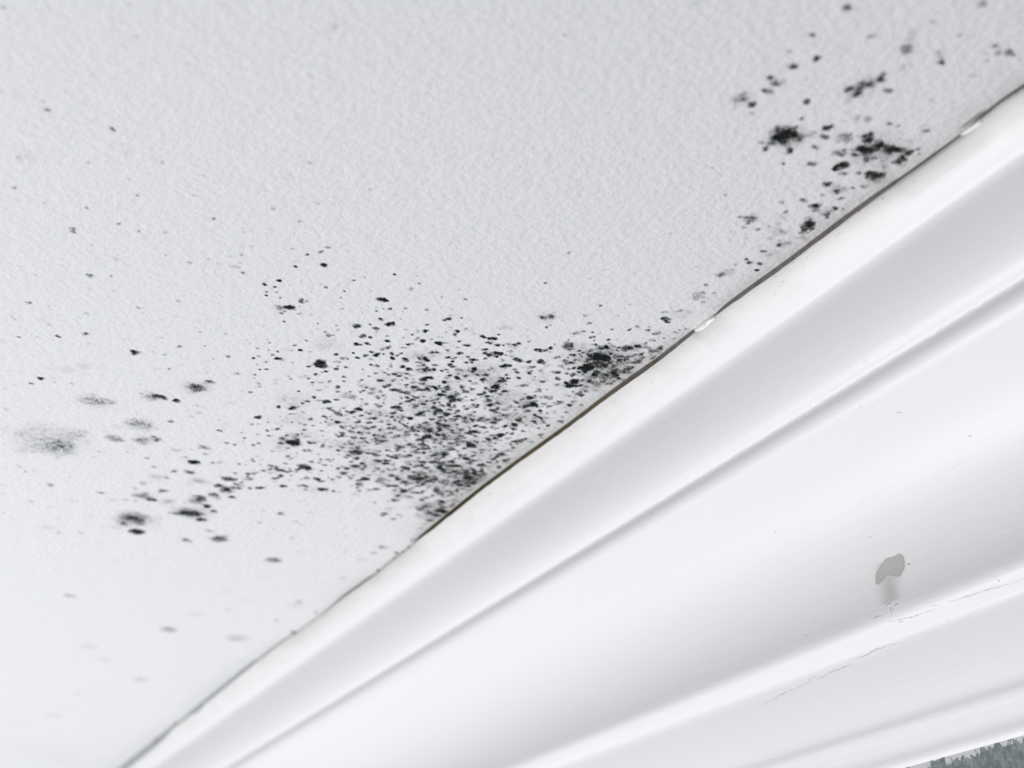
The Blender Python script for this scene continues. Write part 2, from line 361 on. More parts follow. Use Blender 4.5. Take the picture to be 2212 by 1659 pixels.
# ------------------------------------------------------------------ mould: spots as read across the ceiling
# every crop: origin x, origin y, scale, then "x y width darkness; ..."
CROPS = [
(500, 560, 7.373, "1480 85 90 .95;1010 130 40 .7;60 110 60 .25;175 215 30 .3;560 328 25 .4;530 368 30 .6;535 405 60 .75;765 340 60 .95;700 440 55 .7;715 525 40 .7;562 520 45 .6;558 575 45 .65;775 615 45 .4;800 580 30 .3;645 468 22 .4;620 490 20 .3;840 390 30 .2;940 410 40 .25;915 590 30 .4;1130 655 110 .65;1215 665 45 .35;760 760 150 .5;920 765 110 1;860 750 60 .9;800 800 180 .3;980 760 60 .7;845 830 50 .5;1010 800 50 .4;1085 745 60 .25;1080 865 85 .5;1230 832 28 .4;1270 880 60 .25;160 768 28 .6;90 865 60 .2;235 908 40 .3;830 1000 50 .6;1385 1020 50 .4;1505 447 60 .55;1415 397 35 .35;1795 507 35 .85;1745 610 40 .5;1280 532 28 .45;1380 595 28 .25;1930 335 50 .6;1890 355 35 .3;2130 280 35 .35;1690 675 25 .3;1710 748 22 .4;1710 797 45 .45;1770 785 45 .4;2090 770 60 .15;2080 848 35 .25;1980 1062 115 .8;1885 1030 25 .45;1660 1050 60 .3;1790 1052 70 .15;2195 1035 45 .7;1490 1165 60 .5;1605 1218 45 .3;1280 1175 30 .25;1905 1155 60 .35;2090 1215 90 .7;2070 1250 40 .5;2205 1245 60 .7;900 1305 45 .3;1095 1308 35 .25;1205 1290 65 .45;610 1320 60 .35;580 1280 40 .3;255 1295 50 .2;415 1418 55 .5;485 1430 35 .35;595 1448 50 .35;740 1475 45 .6;660 1520 70 .4;905 1450 110 .4;1115 1450 75 .85;1430 1360 60 .2;375 1578 60 .75;435 1545 60 .4;750 1580 110 .95;1980 1365 80 .85;2055 1365 50 .8;2190 1350 80 .75;1945 1485 45 .75;1980 1570 70 .85;2100 1535 90 .9;2160 1520 60 .55;1660 1523 95 .8;1795 1585 95 .6;1720 1630 70 .6;1420 1640 200 .75;1470 1650 80 .95;960 1640 55 .35;1650 1635 40 .4;2200 1470 50 .6"),
(800, 560, 7.373, "385 250 50 .8;410 340 45 .3;785 385 45 .6;635 470 70 .35;1775 290 50 .25;1430 480 60 .3;1155 600 40 .4;1118 625 25 .35;1520 640 60 .5;150 632 110 .75;215 640 95 .95;265 655 50 .7;200 785 50 .4;335 800 80 .6;285 797 35 .4;80 828 50 .55;555 788 55 .65;920 810 70 .4;1298 778 30 .6;1265 955 85 .8;1200 975 60 .6;1280 900 80 .25;1455 932 50 .65;490 948 40 .35;175 965 75 .7;310 1035 105 .95;90 1105 95 .7;110 1165 60 .4;915 1038 55 .65;575 1120 65 .3;885 1152 65 1;775 1160 40 .5;925 1140 40 .5;285 1220 55 .5;270 1295 75 .75;520 1255 40 .5;690 1195 40 .4;760 1255 60 .5;720 1280 50 .4;835 1310 90 .75;1115 1335 90 .85;1215 1325 80 .6;1150 1240 25 .6;980 1275 60 .35;1225 1160 50 .35;1400 1145 95 .85;1345 1190 65 .8;1425 1300 70 .55;1545 1362 90 .8;1395 1400 80 .4;600 1347 60 .6;490 1410 50 .3;555 1405 50 .4;215 1415 100 .5;310 1400 80 .45;1250 1447 60 .6;980 1482 70 .65;1065 1485 70 .6;1190 1390 50 .4;740 1370 40 .3;1795 1232 75 .85;1890 1252 70 .9;1955 1268 75 .95;1920 1260 120 .5;2045 1200 55 .7;1865 1322 65 .75;1930 1322 40 .35;1820 1440 75 .9;1815 1502 85 .75;1980 1495 80 .85;2060 1505 80 .8;1890 1535 100 .85;2010 1555 70 .8;2150 1525 60 .5;1950 1520 200 .4;2130 1090 180 .35;2180 1350 90 .5;2150 1380 130 .3;15 1470 70 .6;105 1505 110 .85;350 1510 85 .95;375 1580 80 .85;575 1582 75 .85;780 1580 90 .7;900 1590 95 .95;840 1600 180 .4;1250 1565 75 .85;1320 1628 60 1;1325 1590 60 .5;1555 1555 60 .5;1630 1595 80 .95;1690 1605 60 .7;1620 1640 50 .8;1250 1520 300 .15;1100 1320 350 .15;800 1220 300 .15;2110 1600 80 .4;60 1580 100 .3;600 1515 40 .3"),
(1100, 600, 7.373, "575 90 55 .75;1290 12 35 .5;2045 192 28 .4;1480 445 70 .4;1930 430 70 .3;545 630 110 .65;650 620 110 .65;600 620 330 .3;720 560 90 .35;1735 602 32 .5;1190 605 80 .5;1270 720 80 .45;650 752 45 .6;600 790 50 .6;300 833 30 .45;420 895 30 .35;1100 885 180 .45;1190 855 50 .5;1040 895 60 .45;1325 867 50 .65;1365 938 60 .55;1575 995 50 .75;1650 820 50 .5;1940 803 30 .65;2020 775 80 .35;2070 820 90 .25;960 985 50 .4;100 1060 130 .6;80 1065 60 .8;140 1040 60 .6;100 1110 140 .35;320 1010 70 .35;725 1053 45 .7;655 1110 90 .85;460 1150 90 .9;570 1145 110 .65;950 1085 190 .6;900 1090 90 .5;1110 1165 55 .55;1190 1195 80 .4;1040 1225 40 .6;935 1270 40 .6;740 1275 100 .55;840 1225 40 .4;1150 1245 60 .5;130 1310 110 .75;310 1330 70 .55;510 1340 110 .8;920 1340 110 .7;990 1345 60 .7;1060 1310 60 .6;1240 1340 90 .7;1380 1265 230 1;1480 1260 200 .9;1300 1240 60 .9;1540 1280 90 .85;1430 1130 110 .75;1290 1160 100 .7;1540 1090 60 .8;1620 1200 60 .8;1500 1180 300 .35;1870 1110 170 .7;1940 1110 80 .8;2060 1090 110 .75;2000 1080 300 .35;2170 1090 100 .4;1800 1255 60 .45;1420 1375 190 .75;1240 1440 180 1;1300 1440 100 1;1030 1450 120 .9;1210 1500 90 1;1355 1545 75 1;1390 1500 90 .75;1100 1510 70 .7;800 1500 70 .7;730 1500 80 .4;320 1510 80 .8;360 1480 60 .5;110 1500 70 .6;145 1580 60 .75;15 1600 40 .9;15 1405 60 .75;1830 1500 110 .75;1870 1440 90 .6;1720 1560 110 .75;1700 1460 70 .6;1750 1600 70 .85;1790 1350 300 .35;1560 1370 300 .3;1900 1480 260 .35;1980 1350 80 .45;2080 1300 90 .55;2120 1270 90 .5;1050 1640 130 .9;790 1610 80 .55;920 1525 60 .5;800 1400 110 .45;390 1410 70 .4;620 1390 90 .35;40 1250 90 .4;30 1180 80 .35;1500 1560 300 .4;1300 1600 300 .35;1650 1580 300 .35;1850 1630 80 .9"),
(500, 785, 7.373, "405 15 35 .5;465 97 45 .7;565 90 50 .85;378 180 45 .6;370 237 40 .35;95 162 70 .25;445 325 60 .4;445 368 60 .4;165 442 40 .35;300 457 55 .5;515 500 40 .25;800 385 90 .2;710 318 40 .3;910 197 45 .5;950 243 60 .5;840 155 25 .25;1220 43 65 .65;1230 237 45 .55;1280 300 55 .65;1280 345 50 .3;1420 298 80 .4;1355 282 30 .35;1550 320 40 .4;1350 178 75 .7;1445 145 40 .5;1510 132 70 .75;1430 15 200 .8;1445 40 60 .95;1510 35 60 .6;1665 88 60 .8;1805 62 55 .6;2080 92 35 .65;1795 207 55 .6;1800 293 60 .65;1700 375 60 .5;2090 262 50 .55;2110 370 180 .35;2120 432 60 .7;2060 450 45 .6;2165 385 50 .45;1070 440 60 .75;1410 425 110 .4;1380 430 60 .3;1300 525 80 .75;1230 603 90 .6;1140 650 45 .4;1500 610 130 .85;1495 630 70 .9;1670 575 65 .8;1915 520 200 .45;1890 450 50 .5;1960 585 40 .5;1770 520 100 .2;2080 580 60 .4;850 570 60 .3;740 685 70 .75;1000 705 130 .8;950 725 60 .8;930 795 45 .4;1140 775 45 .45;545 705 45 .3;410 865 85 .9;445 840 50 .6;600 880 200 .2;590 930 60 .4;335 965 60 .5;435 968 50 .4;770 838 40 .35;820 912 35 .45;1265 890 75 .6;1280 900 180 .25;1455 840 80 .65;1315 998 60 .55;1425 945 40 .5;1515 880 40 .5;1555 840 40 .4;1590 895 50 .5;1660 943 95 .8;1570 950 160 .35;1540 990 60 .4;1700 790 110 .65;1750 810 50 .65;1910 780 110 .85;2005 725 100 .9;2045 830 65 .7;1955 850 45 .6;2180 800 60 .55;1990 938 70 .6;1860 890 50 .35;1815 820 50 .4;2060 650 35 .5;1775 715 60 .4;565 1060 60 .5;750 1050 75 .8;175 1107 45 .35;205 1185 50 .65;420 1130 70 .35;40 1290 50 .75;370 1305 75 .6;450 1270 60 .5;370 1355 30 .3;490 1365 40 .3;860 1140 60 .65;970 1150 180 .5;1065 1130 50 .8;1125 1120 40 .6;800 1200 130 .65;985 1260 190 .95;1040 1215 90 .9;930 1240 70 .95;790 1275 100 .7;790 1335 90 .4;915 1345 60 .6;850 1260 420 .25;780 1380 250 .25;640 1395 60 .45;1230 1245 60 .55;1245 1165 45 .4;1390 1240 110 .4;1460 1160 50 .4;1705 1165 60 .65;1670 1135 50 .4;1840 1160 45 .5;1770 1025 70 .5;1820 1005 50 .55;1940 1030 55 .5;1945 1105 100 .55;2040 1108 65 .7;2170 1105 50 .5;2080 1200 80 .6;1250 1380 110 .5;1035 1430 50 .5;890 1475 65 .6;960 1525 80 .35;865 1590 55 .75;1145 1508 50 .3;1375 1445 50 .5;1260 1560 60 .6;1280 1580 50 .4;1435 1530 60 .45;1385 1580 70 .4;1480 1620 60 .8;1545 1530 60 .45;1600 1330 110 .4;1700 1390 60 .7;1705 1440 35 .5;1775 1350 60 .5;635 1630 90 .7;730 1640 60 .5;330 1530 50 .6;350 1560 60 .55;415 1480 70 .4;495 1535 45 .35;130 1610 70 .5;225 1620 40 .4;260 1560 40 .25;460 1610 50 .35;1180 1645 190 .8;1250 1640 60 .9;2010 1410 190 .65;2070 1430 80 .7;1865 1460 55 .75;1985 1515 75 .75;1910 1560 65 .65;2195 1440 60 .8;1980 1630 150 .65;2090 1590 80 .7;2050 1260 90 .5;1920 1290 60 .4;2040 1335 90 .5;2110 1010 100 .4"),
(800, 785, 7.373, "110 45 75 .65;340 38 60 .55;500 42 80 .75;275 93 45 .45;80 148 65 .5;195 160 65 .6;345 168 30 .35;385 137 25 .35;600 85 90 .75;575 165 75 .7;490 195 90 .35;570 238 70 .4;510 268 30 .4;150 258 95 .8;230 370 70 .75;310 352 85 .7;895 95 100 .8;830 120 260 .4;780 90 60 .5;1030 92 80 .85;1160 122 60 .6;1230 143 30 .7;840 25 70 .7;1280 20 80 .7;1320 55 70 .75;1645 88 110 .9;1750 130 50 .4;1690 170 60 .3;2110 45 120 .8;2200 30 50 .6;860 240 110 .75;940 230 90 .8;790 240 60 .4;1085 210 50 .35;1260 195 80 .65;1405 235 80 .8;1420 180 45 .5;1540 190 70 .6;1390 105 80 .4;1200 240 90 .55;1190 297 80 .75;1260 290 140 .3;1655 322 100 .5;1850 185 80 .55;1990 135 90 .35;1800 275 40 .5;2170 185 50 .6;2080 290 130 .85;1985 365 120 .95;2110 240 60 .75;2190 238 60 .9;1960 440 90 .85;2135 437 80 .8;1900 410 60 .55;2000 300 350 .35;800 312 80 .4;680 312 60 .5;590 345 60 .55;590 385 50 .5;725 385 85 .7;610 450 120 .75;870 402 75 .65;480 420 120 .75;380 420 80 .65;25 480 100 .5;150 455 90 .45;115 540 80 .5;200 515 60 .4;1050 400 110 .85;1130 380 50 .7;1175 450 70 .7;1130 505 100 .85;1285 530 150 .75;1260 380 70 .5;1465 375 100 .75;1550 465 90 .65;1430 490 60 .55;1740 485 80 .85;1850 518 70 .75;1930 520 60 .4;605 590 80 .8;685 575 60 .7;760 545 60 .65;845 525 50 .55;495 530 30 .4;890 605 60 .65;770 655 45 .55;840 655 80 .5;1045 580 90 .55;1350 590 120 .8;1420 575 60 .75;1270 640 60 .75;1630 580 55 .75;1720 660 60 .7;1680 690 60 .55;1800 600 80 .35;1015 635 60 .6;1030 690 110 .75;1100 625 40 .5;1170 675 100 .55;1320 690 70 .6;1290 735 60 .6;1470 690 60 .6;1530 725 90 .6;1915 665 90 .85;2020 640 90 .65;1945 740 90 .8;2030 715 70 .75;2150 745 80 .4;2035 795 80 .65;130 680 130 .5;75 655 40 .5;415 695 95 .8;490 645 80 .5;490 745 55 .75;370 790 70 .5;160 820 55 .4;260 835 50 .5;75 880 95 .95;650 872 80 .95;800 790 80 .55;910 750 70 .55;980 895 70 .75;1080 745 120 .75;1220 805 100 .9;1150 780 150 .5;1030 805 60 .45;1380 755 70 .8;1390 840 80 .8;1280 800 60 .5;1195 875 50 .5;1110 905 80 .7;1080 950 80 .7;1110 990 60 .7;1205 1000 90 .75;1100 1035 70 .65;1150 960 260 .35;1360 890 60 .65;1340 920 90 .55;1390 970 50 .5;1530 875 100 .75;1610 890 70 .6;1590 825 50 .45;1800 865 70 .5;1780 920 60 .4;1970 950 80 .9;1990 900 100 .4;2180 1000 70 .95;2090 1120 100 1;2060 1150 110 .8;1955 1150 50 .7;1990 1180 50 .6;1690 990 80 .75;1800 1015 90 .7;1670 1075 130 .8;1790 1085 110 .4;1440 1062 90 .6;1545 1100 70 .45;185 940 60 .45;275 970 60 .65;65 1010 80 .45;150 1055 70 .45;310 1035 100 .7;300 1110 60 .45;350 1110 40 .4;330 1060 200 .3;515 960 70 .45;560 990 80 .5;655 1000 60 .7;640 1055 150 .7;690 1080 60 .65;600 1030 300 .3;810 990 70 .6;760 1015 60 .55;920 980 70 .5;850 1040 160 .45;480 920 40 .4;545 915 40 .4;880 1100 120 .45;1010 1090 100 .55;715 1135 70 .6;590 1145 110 .5;450 1165 110 .55;875 1172 130 .9;840 1210 80 .7;750 1225 70 .55;900 1180 70 .8;1090 1135 60 .45;1180 1135 80 .5;1210 1175 50 .4;1390 1183 80 .4;1490 1183 60 .4;1135 1235 55 .45;1030 1225 60 .35;980 1210 50 .35;110 1160 180 .45;210 1165 70 .45;230 1230 110 .55;90 1200 60 .5;110 1275 70 .4;280 1375 80 .6;530 1335 120 .6;650 1295 120 .65;810 1290 110 .55;815 1330 60 .65;905 1310 60 .55;920 1340 80 .5;1025 1330 65 .55;930 1400 70 .5;700 1390 60 .4;1400 1260 110 .55;1595 1305 130 .65;1560 1315 60 .65;1680 1250 60 .5;1250 1345 140 .6;1170 1410 110 .65;1165 1460 90 .9;1150 1490 60 .75;1080 1440 140 .5;2090 1435 130 .65;2010 1480 80 .85;2110 1300 110 .25;1510 1515 100 .95;1410 1480 100 .65;1420 1440 60 .4;1760 1545 80 .4;455 1455 90 .55;380 1490 90 .7;330 1545 90 .8;430 1500 60 .5;90 1465 100 .6;640 1470 70 .5;560 1490 50 .45;130 1560 120 .7;250 1560 100 .45;620 1575 120 .4;750 1570 120 .3;830 1580 90 .75;830 1630 80 .65;970 1585 90 .5;980 1480 80 .55;1090 1530 80 .5;1290 1555 100 .8;1340 1630 110 .75;1150 1600 160 .55;1140 1650 110 .8;2020 1575 80 .55;1950 1610 140 .35;2170 1580 130 .4;1570 1580 60 .3;50 1600 150 .35"),
(1100, 780, 7.373, "1040 330 110 1;1000 385 90 1;950 395 90 1;920 350 70 .9;1060 305 80 .95;1020 395 90 1;1120 390 80 .75;870 385 40 .7;760 370 100 .55;780 280 80 .5;1130 500 90 .55;1200 440 150 .35;230 385 80 .35;145 265 70 .6;1300 330 110 .5;1380 370 100 .4;1510 330 50 .5;1300 390 400 .3;1500 300 400 .3;1650 300 300 .25;350 590 100 .65;130 650 90 .7;385 685 120 1;310 700 130 .75;260 730 90 .75;440 720 70 .75;300 680 320 .35;600 585 60 .45;680 575 40 .35;700 660 50 .4;640 710 90 .55;760 690 100 .55;830 670 90 .4;960 705 70 .8;1000 650 110 .5;1010 690 60 .4;920 740 100 .35;490 795 70 .85;270 800 90 .6;740 815 100 .35;920 810 60 .4;440 885 80 .75;505 905 60 .85;550 970 100 .45;440 980 90 .55;280 880 90 .45;130 950 100 .9;190 920 60 .85;90 1020 100 .95;85 1080 80 .9;70 1000 60 .95;200 980 60 .5;300 880 500 .3;390 1050 90 .3;240 1120 60 .35;40 1140 80 .4;160 1275 120 .75;110 1280 80 .75;220 1240 80 .65;30 1420 160 .4;150 1360 300 .25;700 1000 300 .15;420 1180 100 .2;600 880 300 .15;60 1560 250 .25;860 985 60 .3"),
(500, 980, 7.373, "620 245 60 .55;720 230 60 .6;800 260 110 .8;700 240 300 .3;885 290 70 .8;930 240 50 .5;510 270 65 .7;370 315 70 .5;420 300 50 .35;355 265 40 .3;60 310 55 .55;285 320 70 .6;250 365 70 .7;315 405 80 .6;240 410 60 .35;665 390 80 .7;775 350 100 .9;740 380 50 .8;970 338 50 .5;650 310 80 .3;1120 235 90 .85;1220 220 90 .95;1060 260 80 .7;1020 295 60 .45;1240 290 70 .3;1440 265 60 .65;1210 390 85 .65;1360 400 90 .85;1420 425 90 .7;1120 400 60 .3;1185 512 80 .75;1090 512 70 .35;805 520 85 .9;690 440 90 .3;920 425 60 .35;455 545 110 .85;290 550 80 .65;15 545 60 .8;110 550 90 .85;130 490 130 .6;170 450 60 .6;1440 565 110 .95;1620 595 75 .7;1540 640 120 .25;1300 570 400 .2;1710 370 75 .65;1770 305 110 .7;1610 410 60 .5;1545 380 60 .35;1650 460 60 .35;1690 230 75 .75;1840 238 80 .75;1880 370 80 .45;1960 350 60 .4;2080 240 70 .6;2110 400 110 .9;2060 420 60 .5;2010 430 80 .4;2040 500 120 .6;2000 540 60 .6;2040 590 70 .5;1950 635 110 .35;2190 580 80 .4;25 685 110 .95;980 580 60 .25;1065 770 90 .3;910 830 60 .2;1470 815 90 .25;1255 935 110 .3;800 955 95 .7;510 910 90 .3;340 920 60 .2;1030 1080 80 .35;670 1215 60 .2;965 1345 80 .35;1590 1440 100 .15;100 740 100 .12"),
(800, 980, 7.373, "200 280 70 .55;110 240 90 .5;60 265 50 .5;560 235 120 .75;590 250 70 .55;820 190 70 .8;1135 225 130 .9;1340 190 90 .8;1260 200 70 .7;1170 270 110 .65;1260 295 70 .65;1350 325 70 .6;1180 220 350 .35;1400 280 60 .35;1770 270 80 .7;1780 235 40 .5;2070 230 80 .4;1950 290 120 .4;1900 220 200 .25;1750 330 150 .4;1690 330 110 .5;1520 375 70 .6;1635 470 90 1;1740 440 130 .3;1700 410 70 .5;1510 480 100 .6;1370 440 110 .75;1400 490 60 .45;1160 440 110 .45;1250 475 60 .4;440 405 75 .8;200 395 110 .55;150 450 160 .45;90 450 70 .5;270 510 120 .75;340 510 70 .5;100 560 85 .75;530 450 90 .6;540 480 150 .5;650 470 60 .5;720 375 200 .6;680 390 110 .7;800 390 80 .55;870 430 280 .5;1020 410 110 .65;950 430 110 .6;740 460 80 .55;1000 360 80 .5;550 590 110 .85;520 610 60 .75;450 670 80 .8;400 740 110 .75;620 690 120 .5;680 610 80 .45;480 740 110 .4;500 660 350 .35;1100 600 110 .55;1000 660 70 .45;1230 655 50 .55;1360 590 90 .25;1520 590 200 .25;1600 560 200 .2;850 730 110 .6;930 700 110 .5;1110 770 110 .8;1300 740 90 .5;1310 810 110 .6;1200 850 110 .7;880 840 150 .65;800 890 120 .65;1130 910 150 .85;1040 980 130 .8;950 940 150 .6;1000 850 450 .4;1000 1000 300 .3;940 1060 100 .6;870 1120 90 .4;805 1190 60 .5;850 1000 250 .3;770 850 100 .5;740 980 120 .3;1370 760 150 .35;1400 680 200 .25;230 950 110 .6;200 990 70 .5;280 890 110 .3;370 1040 80 .5;460 980 120 .4;350 860 90 .3;550 870 120 .25;250 920 350 .15;160 1070 100 .2;700 1370 100 .5;660 1390 60 .3;410 1580 90 .6;220 1480 110 .3;60 1590 90 .3;150 1500 80 .25"),
(0, 700, 2.765, "800 165 50 .85;345 72 40 .6;510 62 35 .65;110 77 25 .35;25 105 60 .25;650 170 90 .15;245 325 35 .75;187 356 30 .55;320 325 80 .2;430 353 30 .3;30 385 30 .2;300 272 60 .2;400 268 80 .25;500 255 80 .25;1070 135 28 .5;1225 128 22 .4;1200 48 25 .35;1350 60 20 .3;1355 190 35 .5;1285 208 25 .3;985 182 22 .35;1018 267 22 .35;1420 297 45 .25;1230 292 25 .25;1175 380 100 .65;1170 380 180 .3;1250 350 60 .6;1165 400 60 .5;560 450 130 .4;530 465 120 .3;640 455 80 .35;600 480 200 .15;910 435 90 .4;955 435 70 .75;920 430 150 .25;1052 457 40 .8;840 412 25 .3;1185 530 50 .3;1140 550 30 .2;1175 487 22 .3;1360 478 50 .25;40 515 35 .35;20 505 40 .2;290 690 430 .25;330 735 200 .4;300 700 300 .25;115 655 80 .3;240 610 120 .2;450 660 150 .3;500 650 50 .35;160 750 130 .25;370 720 110 .3;20 630 60 .2;840 600 160 .4;800 590 80 .3;690 685 90 .5;850 695 90 .45;930 675 50 .6;940 695 40 .6;880 690 150 .25;700 615 60 .25;1022 580 35 .6;940 628 22 .3;1310 638 30 .6;1225 735 60 .5;1050 752 70 .3;1330 600 45 .2;890 800 35 .45;915 852 35 .5;1035 877 40 .5;1230 775 30 .35;1165 828 55 .9;1140 885 50 .7;1105 795 30 .3;1270 830 30 .4;1310 825 35 .45;125 850 40 .3;150 880 25 .3;210 875 60 .2;300 962 40 .55;605 1008 45 .55;565 795 25 .3;780 915 40 .2;855 950 60 .4;950 912 110 .3;985 915 30 .4;970 995 55 .6;850 1025 90 .55;905 1050 50 .8;820 985 40 .35;1010 1060 90 .35;880 1040 200 .2;1185 935 90 .4;1130 955 50 .3;1240 945 40 .3;1365 925 70 .75;1305 965 50 .75;1355 990 80 .7;1280 1020 60 .65;1200 1040 80 .7;1180 1055 110 .5;1235 1088 55 .9;1275 1118 45 .6;1300 1040 40 .4;1110 1130 80 .75;1165 1130 60 .8;1200 1165 50 .8;1150 1130 180 .4;1060 1130 60 .55;1060 1115 120 .25;780 1160 120 .65;740 1190 70 .55;820 1150 130 .45;830 1190 60 .55;800 1165 230 .35;640 1205 120 .15;700 1215 60 .3;818 1240 75 .95;920 1220 60 .2;960 1160 40 .3;665 1050 45 .25;800 1055 30 .3;750 1050 30 .3;290 1090 35 .3;450 1055 60 .25;370 1070 40 .15;350 1160 30 .2;520 1135 45 .3;480 1247 40 .35;295 1215 60 .3;355 1245 40 .35;20 1010 40 .25;15 965 40 .3;180 1060 30 .25;20 1130 35 .35;80 1165 30 .25;1110 1290 55 .6;1255 1235 50 .5;1310 1282 95 .65;1100 1235 40 .25;590 1310 40 .2;680 1410 40 .25;150 1460 60 .15;415 1622 70 .4;450 1490 40 .12;1630 1408 85 .55"),
(1412, 0, 2.765, "1160 55 55 .65;245 25 50 .35;955 205 45 .65;1300 215 45 .5;805 310 30 .35;970 345 45 .75;825 403 55 .75;705 460 40 .7;735 495 60 .5;770 495 50 .4;675 543 55 .75;520 590 110 .4;540 600 40 .5;500 570 80 .25;585 630 45 .75;590 678 35 .4;918 605 40 .75;890 705 28 .6;980 695 60 .15;1515 295 70 .6;1520 300 130 .25;1550 220 90 .3;1665 140 45 .4;1715 370 45 .8;1690 320 50 .4;1720 350 80 .3;1965 30 60 .5;1950 15 40 .4;2045 268 40 .6;2050 320 45 .6;2115 322 50 .6;2080 295 120 .15;1830 210 30 .3;1910 445 35 .35;1370 465 60 .75;1330 475 70 .4;1300 500 70 .55;1255 515 90 .55;1160 540 60 .75;1235 560 65 .75;1160 600 60 .3;1230 530 200 .3;1410 540 45 .55;1500 405 50 .35;1440 430 80 .2;1580 420 40 .2;1680 600 40 .4;1325 625 30 .25;1050 758 55 .8;790 800 140 .85;830 810 70 .95;770 795 70 .85;760 840 60 .8;850 760 60 .65;800 820 200 .5;730 830 60 .75;700 858 50 .7;665 888 40 .7;815 895 50 .7;650 850 30 .4;770 860 60 .6;880 825 50 .5;1020 820 60 .65;940 805 60 .4;965 790 40 .4;960 885 45 .65;1140 815 90 .5;1130 800 40 .4;1120 915 60 .55;1145 895 40 .5;1210 712 50 .4;1285 715 60 .4;1408 735 30 .45;1455 748 30 .45;1635 780 35 .6;1640 750 70 .2;1285 823 70 .8;1250 885 65 .85;1300 870 80 .6;1350 870 70 .8;1285 905 80 .7;1215 925 50 .65;1275 945 50 .7;1320 940 40 .5;1420 885 60 .9;1465 900 70 .85;1385 905 60 .55;1525 915 50 .8;1545 905 30 .6;1470 960 70 .7;1440 975 50 .5;1380 955 40 .4;1350 900 350 .35;1580 890 30 .4;1595 918 25 .4;1540 835 40 .3;1100 992 60 .95;1140 985 50 .8;1085 1000 40 .9;1115 1040 60 .5;1225 1045 45 .6;1330 1050 80 .7;1310 1040 60 .6;1350 1075 60 .5;1340 1060 170 .3;1375 1000 50 .4;940 975 55 .6;905 985 40 .35;770 978 22 .6;1045 1097 45 .8;1090 1140 35 .7;1090 1130 100 .35;1185 1125 30 .6;1265 1105 50 .45;1110 1183 40 .6;1020 1110 40 .4;900 1192 55 .6;960 1240 65 .7;1010 1165 25 .4;765 1205 30 .35;435 1168 30 .35;345 1005 25 .3;150 995 40 .2;275 940 30 .2;1075 1245 40 .75;1030 1280 60 .6;1020 1265 80 .35;925 1350 70 .85;895 1372 60 .75;955 1335 50 .7;940 1310 60 .5;930 1340 150 .3;590 1310 70 .65;595 1300 90 .3;520 1298 30 .35;790 1265 25 .5;775 1300 70 .3;765 1380 50 .5;735 1385 70 .35;745 1340 40 .35;680 1360 50 .4;620 1370 30 .4;540 1355 30 .3;700 1420 40 .4;850 1410 40 .4;890 1410 60 .4;740 1465 40 .65;785 1470 60 .4;650 1500 30 .5;670 1500 25 .4;730 1515 90 .3;690 1530 60 .3;630 1470 40 .3;560 1420 40 .3;465 1388 40 .25;575 1573 40 .65;630 1578 30 .65;555 1550 30 .5;485 1580 40 .4;620 1612 22 .8;395 1640 50 .5;440 1620 60 .3;1130 1248 18 .6;750 1440 30 .3;780 1450 60 .3;100 240 60 .2;360 240 40 .15;770 80 60 .15;1150 280 50 .2"),
(1400, 600, 7.373, "920 130 90 .5;780 290 150 .4;860 240 80 .35;880 385 90 .5;1050 235 90 .35;950 330 40 .3;270 660 130 .65;300 700 70 .75;240 640 70 .5;280 540 90 .4;480 590 400 .25;520 520 80 .35;380 480 40 .3;640 560 150 .25;30 770 60 .5;150 880 130 .5;90 880 70 .6;20 830 80 .4;250 960 40 .7;520 830 50 .5;610 810 50 .4;50 980 100 .45;120 1000 80 .45;410 970 60 .5;430 870 80 .3;30 1110 100 .6;100 1160 150 .55;190 1120 80 .55;230 1090 60 .5;60 1170 90 .6;40 1270 120 .5;90 1240 80 .3;200 870 300 .2;740 330 200 .15"),
(0, 0, 2.765, "1995 157 60 .3;15 45 30 .4;810 217 25 .4;285 660 35 .5;680 770 35 .75;160 930 130 .2;120 950 50 .25;765 905 60 .25;965 970 25 .3;85 1118 30 .35;820 1165 22 .35;1155 1168 22 .35;1218 1047 25 .3;545 720 25 .25;515 1242 22 .4;440 1370 50 .5;430 1385 25 .4;715 1335 22 .35;830 1380 22 .35;1625 1250 35 .4;1730 1045 40 .25;1835 1518 22 .75;1920 1508 30 .5;1960 1475 28 .45;1750 1487 20 .4;1680 525 40 .2;1850 460 30 .2;1135 1570 35 .4;1400 1590 50 .35;1765 1597 28 .7;1450 1630 30 .35;535 1645 35 .6;700 1540 40 .3;380 1590 35 .3;990 1525 30 .25;1230 1375 60 .2;1590 1138 18 .3;2110 1440 40 .15;165 1805 35 .55;75 1900 45 .3;230 1908 70 .2"),
(100, 1059, 2.765, "885 738 100 .25;730 830 100 .45;1140 885 130 .35;880 890 130 .15;250 930 90 .3;350 1010 90 .25;565 1130 90 .35;270 1235 120 .15;130 1300 90 .2;640 1250 60 .15;350 1475 80 .15;40 1345 120 .25;1510 665 60 .4;1490 690 90 .25;1610 730 30 .45;1495 850 50 .6;1090 605 110 .18;1200 650 150 .12;1130 550 80 .12;1270 665 60 .12;1515 370 50 .3;1130 455 60 .15;1300 510 60 .2;2010 340 60 .35;1960 375 30 .35;1880 415 60 .3;1700 320 40 .2;1780 350 100 .12;310 320 40 .15;-80 1530 500 .14;100 1610 400 .14;-180 1400 200 .15"),
]
spots = []
for ox, oy, sc, txt in CROPS:
    for e in txt.split(';'):
        a, b, c, d = map(float, e.split())
        spots.append([ox + a / sc, oy + b / sc, c / sc, d])
spots = np.array(spots)

